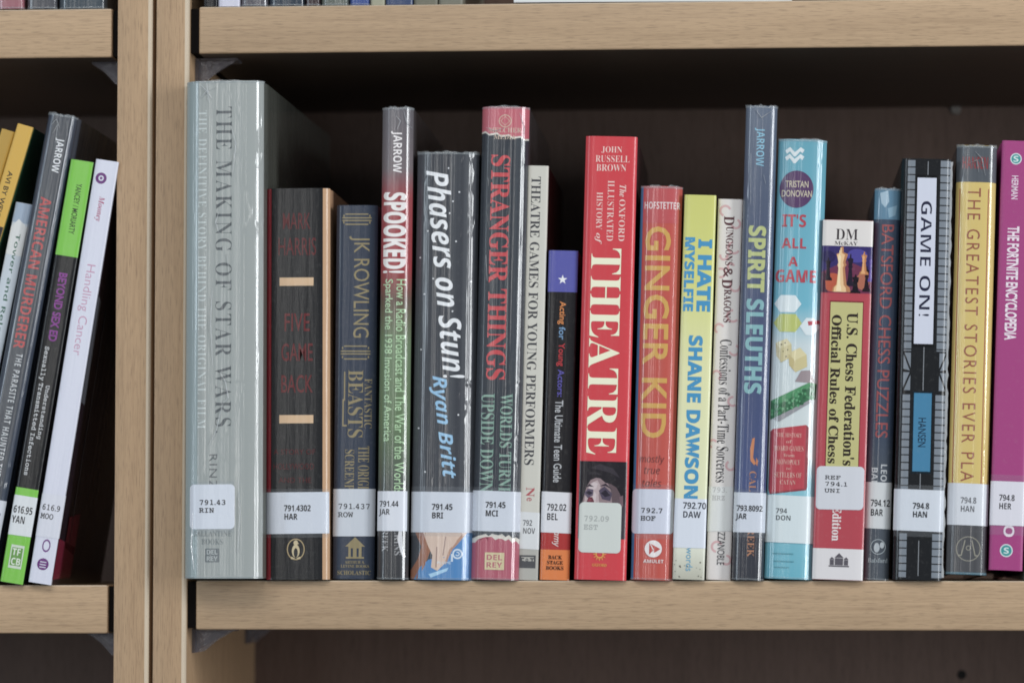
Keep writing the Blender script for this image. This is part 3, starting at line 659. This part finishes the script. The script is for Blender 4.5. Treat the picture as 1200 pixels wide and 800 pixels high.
b.rings('printed_dots', [((52, 44, 40), b.disc(u, y, .9, .9, 7)) for u, y in ((.20, 404), (.27, 402), (.33, 410), (.24, 412), (.44, 416), (.52, 414), (.60, 413), (.48, 424), (.57, 422), (.65, 421), (.54, 430), (.30, 418))])
g = [((30, 104, 60), [(.02, 492), (.93, 466), (.95, 449), (.84, 446), (.02, 470)]), ((60, 140, 86), [(.02, 470), (.84, 446), (.95, 449), (.14, 475)])]
for i in range(70):
    u = .04 + random.random()*.86; y = 481.5 - (u-.04)*27 + random.uniform(-9, 8); r = random.uniform(.9, 2.3)
    g.append((random.choice([(44, 132, 78), (66, 150, 94), (26, 92, 54), (84, 160, 108)]), [(u+r/b.wpx*math.cos(q+.3*i), y-r*math.sin(q+.3*i)) for q in (0, 1.3, 2.6, 3.9, 5.2)]))
b.art('printed_hedge', g)
o = b.art('subtitle_panel', [((140, 30, 46), [(.04, 575), (.06, 579), (.80, 573), (.82, 569), (.82, 500), (.76, 497), (.08, 503), (.03, 506), (.03, 573)]), ((182, 40, 58), [(.06, 577), (.76, 571), (.76, 497), (.08, 503)])])
for t, y0, y1, u0, u1 in (('THE HISTORY', 507, 512, .16, .68), ('of', 515, 519, .36, .48), ('BOARD GAMES', 522, 528, .12, .72), ('from', 531, 535, .32, .54), ('MONOPOLY', 538, 544, .18, .66), ('to', 547, 550, .38, .46), ('SETTLERS OF', 553, 559, .14, .70), ('CATAN', 562, 567, .26, .58)):
    b.text(t, 'serif', (u0, u1, y0, y1), (206, 160, 146), 'flat', 'subtitle', o, off=-.010)
b.label(580, 635, '794\nDON', (.20, .50, 595, 609), -.01, 1.0, 0, (200, 212, 216), 'bold', (70, 76, 82), -.006)
b.rings('small_print', [((66, 140, 156), b.rect(.16, .58, 647, 648.2)), ((66, 140, 156), b.rect(.18, .60, 656, 657)), ((66, 140, 156), b.rect(.2, .5, 663, 664))])
# 15 chess rules
b = Book('red and white paperback with a chessmen picture and a yellow panel of black words',
         (951.7, 1011, 679.3, 964.7, 258.5), (178, 58, 72), 'gloss', depth=.14, bulge=.0010, p=10)
b.art('colour_band', [((214, 208, 204), b.rect(0, 1, 258.8, 289))]); b.art('colour_band', [((210, 206, 208), b.rect(0, 1, 643, 679))])
b.text('DM', 'serif', (.26, .70, 269, 281.5), (58, 50, 54), 'flat', 'publisher_mark', off=-.004); b.text('McKAY', 'serif', (.24, .70, 283.5, 288), (70, 62, 66), 'flat', 'publisher_name')
def man(c, u, yb, yt, wd):
    h = yb-yt; f = wd/b.wpx
    return [(c, [(u-f, yb), (u+f, yb), (u+f*.9, yb-h*.10), (u+f*.55, yb-h*.16), (u+f*.32, yb-h*.55), (u+f*.5, yb-h*.60), (u+f*.36, yb-h*.66), (u+f*.62, yb-h*.84), (u+f*.15, yb-h*.88), (u+f*.12, yt), (u-f*.12, yt), (u-f*.15, yb-h*.88), (u-f*.62, yb-h*.84), (u-f*.36, yb-h*.66), (u-f*.5, yb-h*.60), (u-f*.32, yb-h*.55), (u-f*.55, yb-h*.16), (u-f*.9, yb-h*.10)])]
b.art('cover_picture', [((52, 42, 104), b.rect(0, 1, 289, 344)), ((110, 44, 76), [(0, 320), (.5, 306), (1, 318), (1, 344), (0, 344)]), ((184, 78, 46), b.disc(.22, 332, 12, 11)), ((170, 96, 70), b.disc(.82, 330, 8, 10)), ((74, 66, 150), b.disc(.70, 300, 12, 8)), ((40, 32, 84), b.disc(.12, 302, 9, 7))]
    + man((30, 20, 34), .13, 330, 303, 5) + man((34, 24, 44), .57, 336, 298, 5.5) + man((36, 20, 30), .90, 342, 312, 5) + man((186, 118, 62), .84, 322, 295, 5.5) + man((220, 158, 98), .825, 321, 297, 2.4) + man((26, 18, 28), .68, 344, 322, 6.5) + man((182, 120, 72), .40, 343, 290, 11) + man((226, 184, 128), .375, 343, 291, 7.5) + man((236, 208, 162), .35, 342, 294, 3) + man((70, 30, 54), .05, 344, 318, 5) + man((88, 64, 150), .97, 330, 300, 3))
b.art('title_panel', [((120, 30, 40), b.rect(.185, .855, 353.4, 562)), ((186, 180, 112), b.rect(.20, .84, 355, 560))])
b.text("U.S. Chess Federation's", 'serif', (.53, .76, 367, 546), (44, 34, 30), off=.014); b.text('Official Rules of Chess', 'serif', (.23, .43, 370, 544), (44, 34, 30), off=.014)
b.text('Sixth Edition', 'serif', (.36, .54, 562, 634), (218, 206, 206), name='subtitle', off=.01)
b.label(547, 597.5, 'REF\n794.1\nUNI', (.19, .64, 558, 578), .03, .965, 5, (198, 200, 208), 'mono')
C = (88, 84, 92)
b.rings('publisher_mark', [(C, b.rect(.32, .72, 662.5, 664)), (C, b.rect(.34, .42, 656, 662)), (C, b.rect(.62, .70, 656, 662)), (C, [(.44, 662), (.60, 662), (.60, 654), (.44, 654)]), (C, [(.43, 653.4), (.61, 653.4), (.52, 648)]), (C, [(.33, 655.6), (.43, 655.6), (.38, 652.5)]), (C, [(.61, 655.6), (.71, 655.6), (.66, 652.5)])])
# 16 dark blue thin
b = Book('slim dark blue jacketed book with faded red capitals and icy blue top',
         (1010.8, 1041.5, 679, 1025.8, 220.5), (38, 56, 82), S, Y=.003, depth=.15, bulge=.0026, p=5, thick=.0024, stops=[(0, (38, 56, 82)), (.62, (36, 54, 80)), (.72, (58, 68, 82)), (1, (60, 68, 78))])
b.art('colour_band', [((76, 122, 150), b.rect(0, 1.03, 220.9, 257)), ((150, 178, 196), [(.2, 226), (.5, 223), (.55, 236), (.4, 243), (.25, 238)]), ((120, 158, 180), [(.5, 244), (.86, 240), (.8, 252), (.56, 255)])])
b.text('BATSFORD CHESS PUZZLES', 'sans', (.30, .78, 263, 513), (146, 58, 60), off=.006)
b.text('LEONARD', 'bold', (.56, .80, 544, 596), (176, 180, 184), name='author_name'); b.text('BARDEN', 'bold', (.22, .44, 548, 592), (176, 180, 184), name='author_name')
b.label(565, 619, '794.12\nBAR', (.22, .94, 585, 604), .0, 1, 0, (196, 200, 202), **G_NUM)
b.rings('publisher_mark', b.ring(.55, 640, 9, .9, (148, 158, 164)) + [((164, 172, 178), b.disc(.50, 641, 3.4, 5.5)), ((164, 172, 178), b.disc(.70, 638, 2.6, 3.6))])
b.text('Batsford', 'serif', (.18, .92, 653, 658.5), (148, 158, 164), 'flat', 'publisher_name')
# 17 black brick road
b = Book('black book patterned with grey road-edge bricks, white title panel and small blue panel',
         (1046, 1104.5, 680, 1057.6, 187), (26, 27, 30), 'gloss', depth=.16, bulge=.0030, p=9, thick=.0026)
GR = (118, 126, 136); LN = (134, 138, 144); bk = []
def bricks(y0, y1, off_=0):
    y = y0
    while y < y1 - 1:
        y2 = min(y + 7.5, y1)
        bk.append((GR, b.rect(.115, .265, y, y2))); bk.append((GR, b.rect(.775, .985, y, y2))); y += 8.9
bricks(189, 413); bricks(464, 577); bricks(626, 677)
for s_ in (0, 1):
    f = (lambda u: u) if not s_ else (lambda u: 1.10 - u)
    for q in ([(.115, 417), (.115, 434), (.245, 436)], [(.135, 415), (.262, 415), (.262, 433)], [(.115, 438), (.115, 456), (.245, 438)], [(.135, 459), (.262, 459), (.262, 441)]):
        bk.append((GR, [(f(u), y) for u, y in q]))
bk += [(LN, b.rect(.515, .53, 190, 206)), (LN, b.rect(.515, .53, 408, 459)), (LN, b.rect(.50, .515, 556, 574)), (LN, b.rect(.50, .515, 634, 675))]
b.rings('brick_pattern', bk)['kind'] = 'stuff'
b.art('title_panel', [((12, 12, 14), b.rect(.29, .725, 206, 408)), ((198, 202, 218), b.rect(.315, .70, 209.5, 404.5))]); b.text('GAME ON!', 'bold', (.40, .62, 237, 372), (34, 36, 62), off=-.012)
b.art('author_panel', [((14, 30, 40), b.rect(.32, .72, 460, 556)), ((54, 124, 162), b.rect(.345, .70, 462, 553.5))]); b.text('HANSEN', 'sans', (.44, .60, 491, 525), (20, 44, 66), name='author_name', off=.01)
b.label(574.5, 623, '794.8\nHAN', (.37, .70, 590, 607), .0, 1.0, 0, (208, 212, 220), **G_NUM, tape=True)
def film_edge(b, u, y0, y1, n=70, amp=.0011):
    bm = bmesh.new(); prev = None
    for i in range(n+1):
        z = b.V(y0 + (y1-y0)*i/n); q = b.prof(u*b.w, .0004); r = b.prof(u*b.w, .0004)
        v = (bm.verts.new((q.x - .0012, q.y - .0001, z)), bm.verts.new((r.x + random.uniform(.2, 1)*amp, r.y + .0002, z + random.uniform(-.0003, .0003))), bm.verts.new((r.x + .0004, r.y + .003, z)))
        if prev: bm.faces.new((prev[0], v[0], v[1], prev[1])); bm.faces.new((prev[1], v[1], v[2], prev[2]))
        prev = v
    link('film_edge', bm, film('rough_film', (.7, .72, .74), .45, .22), b.o, 60)
film_edge(b, .985, 190, 676)
# 18 yellow game stories
b = Book('yellow jacketed book with grey ends and thin rusty lettering, left of the magenta book',
         (1109, 1156, 672, 1122.8, 168.6), (206, 178, 84), S, depth=.17, bulge=.0040, p=5, thick=.0026, lift=.0035, side=(36, 38, 44), lside=(30, 32, 38))
b.art('colour_band', [((72, 78, 86), b.rect(-.05, 1.05, 168.9, 212))]); b.art('colour_band', [((66, 66, 70), b.rect(-.05, 1.05, 612, 671.6))])
b.text('HANSEN', 'bold', (.14, .78, 182, 196.5), (134, 40, 46), 'flat', 'author_name')
b.text('THE GREATEST STORIES EVER PLAYED', 'sans', (.29, .62, 219, 604), (146, 70, 44), spacing=1.25, off=-.002)
b.crease([[(.45, 176), (.62, 184), (.72, 204)], [(.3, 190), (.5, 186), (.55, 200)]])
b.rings('rule_lines', [((164, 66, 52), b.rect(.085, .105, 220, 600)), ((164, 66, 52), b.rect(.80, .82, 220, 600))])
b.label(566, 614.5, '794.8\nHAN', (.31, .70, 582, 599), -.02, 1.0, 0, (200, 204, 212), 'bold', (84, 86, 92), -.006)
Q = (140, 136, 122)
b.rings('publisher_mark', b.ring(.53, 642, 14.5, 1.0, Q, 30) + [(Q, [(.34, 650), (.37, 650), (.46, 632), (.43, 632)]), (Q, [(.72, 650), (.69, 650), (.60, 632), (.63, 632)]), (Q, b.rect(.28, .36, 649, 650.5)), (Q, b.rect(.70, .78, 649, 650.5))] + b.ring(.53, 641, 3, 1, Q, 14))
b.art('board_edge', [((36, 98, 118), b.rect(-.04, 1.04, 669.4, 672))])
# 19 magenta
b = Book('magenta hardback with white condensed capitals and two round teal emblems',
         (1158.8, 1198.3, 667, 1175.6, 162.5), (160, 40, 118), 'paper', depth=.20, bulge=.0010, p=12, thick=.0026, lift=.006)
def teal(u, y, r, nm):
    o = b.art(nm, [((196, 206, 210), b.disc(u, y, r)), ((28, 142, 142), b.disc(u, y, r-1.3))]); b.text('S', 'bold', (u-3/b.wpx, u+3/b.wpx, y-3.6, y+3.6), (196, 214, 214), 'flat', 'emblem', o)
teal(.43, 184, 6.8, 'publisher_mark'); teal(.50, 644, 7.6, 'publisher_mark')
b.text('HERMAN', 'sans', (.32, .52, 204, 232), (216, 190, 208), name='author_name', off=.02)
b.text('THE FORTNITE ENCYCLOPEDIA', 'sans', (.24, .60, 264, 398), (224, 206, 218), off=.03)
b.text('VIDEO', 'bold', (.40, .72, 566, 628), (222, 206, 216), name='subtitle')
b.tape(556, 626, 0, 1)
b.label(563.5, 615, '794.8\nHER', (.24, .70, 579, 596), -.01, 1.0, 0, (208, 206, 216), **G_NUM)
# 20 neighbour beyond
b = Book('grey-green book at the very right edge, only a sliver of it showing', (1200, 1232, 679, 1217, 210), (98, 112, 96), 'gloss', Y=.002, depth=.15)

# ------------------------------------------------------------------ tilted books in the left bay
GL_ = 'tilted books on the left shelf'
kw = dict(shelf=Z_LEFT, group=GL_)
b = Book('yellow-topped thin book with no lettering in view, leftmost of the tilted books', (-158, -141.5, 684, 2, 154), (204, 160, 30), 'paper', Y=.004, depth=.14, bulge=.0006, side=(60, 70, 40), **kw)
b.art('colour_band', [((46, 36, 34), b.rect(0, 1, 270, 683.5))])
b = Book('bright yellow thin book with small black letters, second of the tilted books', (-138.5, -119, 684, 20.6, 148.5), (208, 162, 28), 'paper', depth=.15, bulge=.0006, side=(20, 70, 44), **kw)
b.art('colour_band', [((46, 36, 34), b.rect(0, 1, 266, 683.5))]); b.text('AVI BY WEIGL', 'sans', (.30, .62, 203, 262), (48, 44, 30), name='author_name', off=.012)
b = Book('pale blue and white thin book with green hand lettering, third of the tilted books', (-72, -52.5, 684, 18.6, 239), (188, 198, 208), 'gloss', Y=.001, depth=.14, bulge=.0006, side=(40, 46, 52), **kw)
b.art('colour_band', [((148, 166, 188), b.rect(0, 1, 239.3, 262)), ((206, 208, 208), [(0, 268), (.4, 258), (1, 266), (1, 300), (0, 300)])])
b.text('Tower and Relay', 'bold', (.34, .70, 275, 400), (26, 92, 70), off=-.012)
b = Book('tall blue-grey jacketed tilted book with rusty red capitals and a label at its foot', (-46, -11, 684, 56, 136.5), (50, 60, 78), S, Y=-.003, depth=.19, bulge=.0034, p=6, thick=.0026, **kw)
b.art('spine_panel', [((66, 70, 78), b.rect(.22, .84, 137, 683.6))])
b.text('JARROW', 'bold', (.42, .74, 164, 204), (214, 216, 220), name='author_name')
b.crease([[(.2, 150), (.34, 143), (.5, 152)], [(.3, 160), (.42, 148), (.44, 170)], [(.7, 142), (.8, 160)]])
b.text('AMERICAN MURDERER', 'bold', (.30, .68, 234, 411), (186, 56, 58), off=-.002)
b.text('THE PARASITE THAT HAUNTED THE SOUTH', 'bold', (.46, .68, 417, 590), (190, 194, 198), name='subtitle', off=-.01, spacing=1.2)
b.label(586, 632, '614.59\nJAR', (.1, .9, 600, 616), 0, 1, 0, (200, 204, 214), **G_NUM)
b = Book('black tilted book with lime green ends and purple title', (0, 27, 684.5, 83.3, 189.5), (30, 30, 32), 'gloss', depth=.15, bulge=.0008, p=10, side=(28, 28, 30), **kw)
LG = (112, 192, 40)
b.art('colour_band', [(LG, b.rect(-.02, 1.03, 190, 302))]); b.art('colour_band', [(LG, b.rect(0, 1, 574, 684))])
b.text('YANCEY / MORIARTY', 'sans', (.42, .68, 217, 276), (34, 54, 26), name='author_name', off=.012)
b.text('BEYOND SEX ED', 'sans', (.32, .70, 322, 402), (132, 44, 140), off=.03)
b.text('Understanding', 'mono', (.52, .76, 453, 516), (200, 202, 206), name='subtitle', off=.008); b.text('Sexually Transmitted Infections', 'mono', (.20, .46, 409, 559), (200, 202, 206), name='subtitle', off=.008)
b.label(583, 629, '616.95\nYAN', (.06, .90, 595, 615), 0, 1, 0, (210, 214, 218), **G_NUM)
o = b.art('publisher_mark', [((196, 208, 190), b.rect(.24, .82, 640, 667)), ((96, 150, 60), b.rect(.29, .77, 643, 664))]); b.text('TF\nCB', 'bold', (.32, .74, 644, 663), (212, 220, 206), 'flat', 'emblem', o)
b = Book('white tilted book with thin pinkish title and purple round marks, nearest the upright', (33, 60, 684.5, 112.5, 189.5), (206, 208, 224), 'gloss', Y=-.003, depth=.15, bulge=.0008, p=10, side=(34, 22, 34), **kw)
PU = (104, 44, 120)
b.art('publisher_mark', [(PU, b.disc(.36, 211, 6.6)), ((206, 208, 224), b.disc(.36, 211, 3.2)), (PU, b.disc(.36, 211, 1.6))])
b.text('Mooney', 'italic', (.34, .66, 232, 261), (172, 40, 100), name='author_name', off=-.006)
b.text('Handling Cancer', 'sans', (.24, .74, 312, 418), (196, 140, 172), off=-.008)
b.text('DO', 'sans', (.36, .72, 618, 648), (116, 66, 134), name='publisher_name')
b.label(581, 631, '616.9\nMOO', (.08, .88, 593, 610), 0, 1.12, 0, (206, 208, 220), style='mono')
b.art('publisher_mark', [(PU, b.disc(.52, 662, 6.8)), ((206, 208, 224), b.rect(.38, .66, 659, 660)), ((206, 208, 224), b.rect(.38, .66, 662, 663)), ((206, 208, 224), b.rect(.38, .66, 665, 666))])
# print on the cover that faces the gap
bm = bmesh.new()
def side_poly(b, bm, pts, mi, lev=0):
    f = bm.faces.new([bm.verts.new((b.w + .00025 + lev*.00005, b.B + .0005 + y, b.V(py))) for y, py in pts]); f.material_index = mi
side_poly(b, bm, [(.001, 470), (.012, 474), (.012, 352), (.001, 345)], 0)
side_poly(b, bm, [(.03, 640), (.032, 640), (.032, 360), (.03, 360)], 0)
side_poly(b, bm, [(.0, 678), (.05, 676), (.05, 640), (.0, 630)], 1)
side_poly(b, bm, [(.02, 640), (.05, 650), (.05, 600), (.02, 605)], 1)
link('cover_print', bm, [ink((84, 86, 96), 'gloss'), ink((120, 20, 52), 'gloss')], b.o)['kind'] = 'stuff'

# ------------------------------------------------------------------ upper shelves: only the feet of the books show
GU = 'books on the upper right shelf'; ZU = zr_hi[1]
def upper(label, x0, x1, c, kind, grp, z, top=-470, depth=.15, x_t=None, **k2):
    yb = 8.2 - (x0-235)*.0085 if grp == GU else 11
    return Book(label, (x0, x1, yb, x_t if x_t is not None else x0+2, top), c, kind, Y=.003, depth=depth, shelf=z, group=grp, **k2)
BG = 'upper shelf books seen by their feet'
upper('black foot of a book at the left end of the upper right shelf', 238, 255, (22, 22, 26), 'gloss', GU, ZU)
b = upper('foot of a book with white-lavender label, second on the upper right shelf', 255.6, 281, (196, 196, 214), 'gloss', GU, ZU)
b = upper('glossy dark foot of a book with pale top, third on the upper right shelf', 281.8, 314, (80, 76, 84), S, GU, ZU, -500, bulge=.003)
b = upper('teal-navy jacketed foot, fourth book on the upper right shelf', 315, 357, (32, 46, 62), S, GU, ZU, -520, bulge=.003)
b = upper('dark red-brown foot of a book, left of the bright blue one above', 358, 375, (48, 24, 28), S, GU, ZU, -480, bulge=.002)
b = upper('grey-green foot of a book, left of the bright blue one above', 376, 409, (86, 92, 84), S, GU, ZU, -430, bulge=.003)
b = upper('bright blue foot of a book on the upper right shelf', 410, 433, (44, 70, 138), S, GU, ZU, -500, bulge=.002)
b = upper('beige foot of a thin book right of the bright blue one above', 434, 451, (152, 150, 126), 'paper', GU, ZU, -400)
b = upper('dark blue foot of a book with pale stripe on the upper right shelf', 452, 484, (62, 76, 110), 'gloss', GU, ZU, -450)
b = upper('olive grey foot of a book, left of two alike, before the dark gap above', 485, 513, (106, 104, 88), 'paper', GU, ZU, -440)
b = upper('olive grey foot of a book, right of two alike, beside the dark gap above', 514, 542.5, (110, 108, 94), 'paper', GU, ZU, -440)
b = upper('wide white book placed face out on the upper right shelf', 602, 928, (205, 206, 208), 'paper', GU, ZU, -380, .02, bulge=.0004)
GL2 = 'books on the upper left shelf'; ZUL = zl_hi[1]
b = upper('rose pink jacketed foot of a book at the top left corner', -4, 28, (150, 84, 96), S, GL2, ZUL, -480, bulge=.003)
b = upper('black and silver jacketed foot, middle of the three upper left books', 31, 66, (70, 70, 76), S, GL2, ZUL, -500, bulge=.003)
b = upper('dark slate jacketed foot, widest of the three upper left books', 68, 124.5, (52, 64, 74), S, GL2, ZUL, -520, bulge=.004)
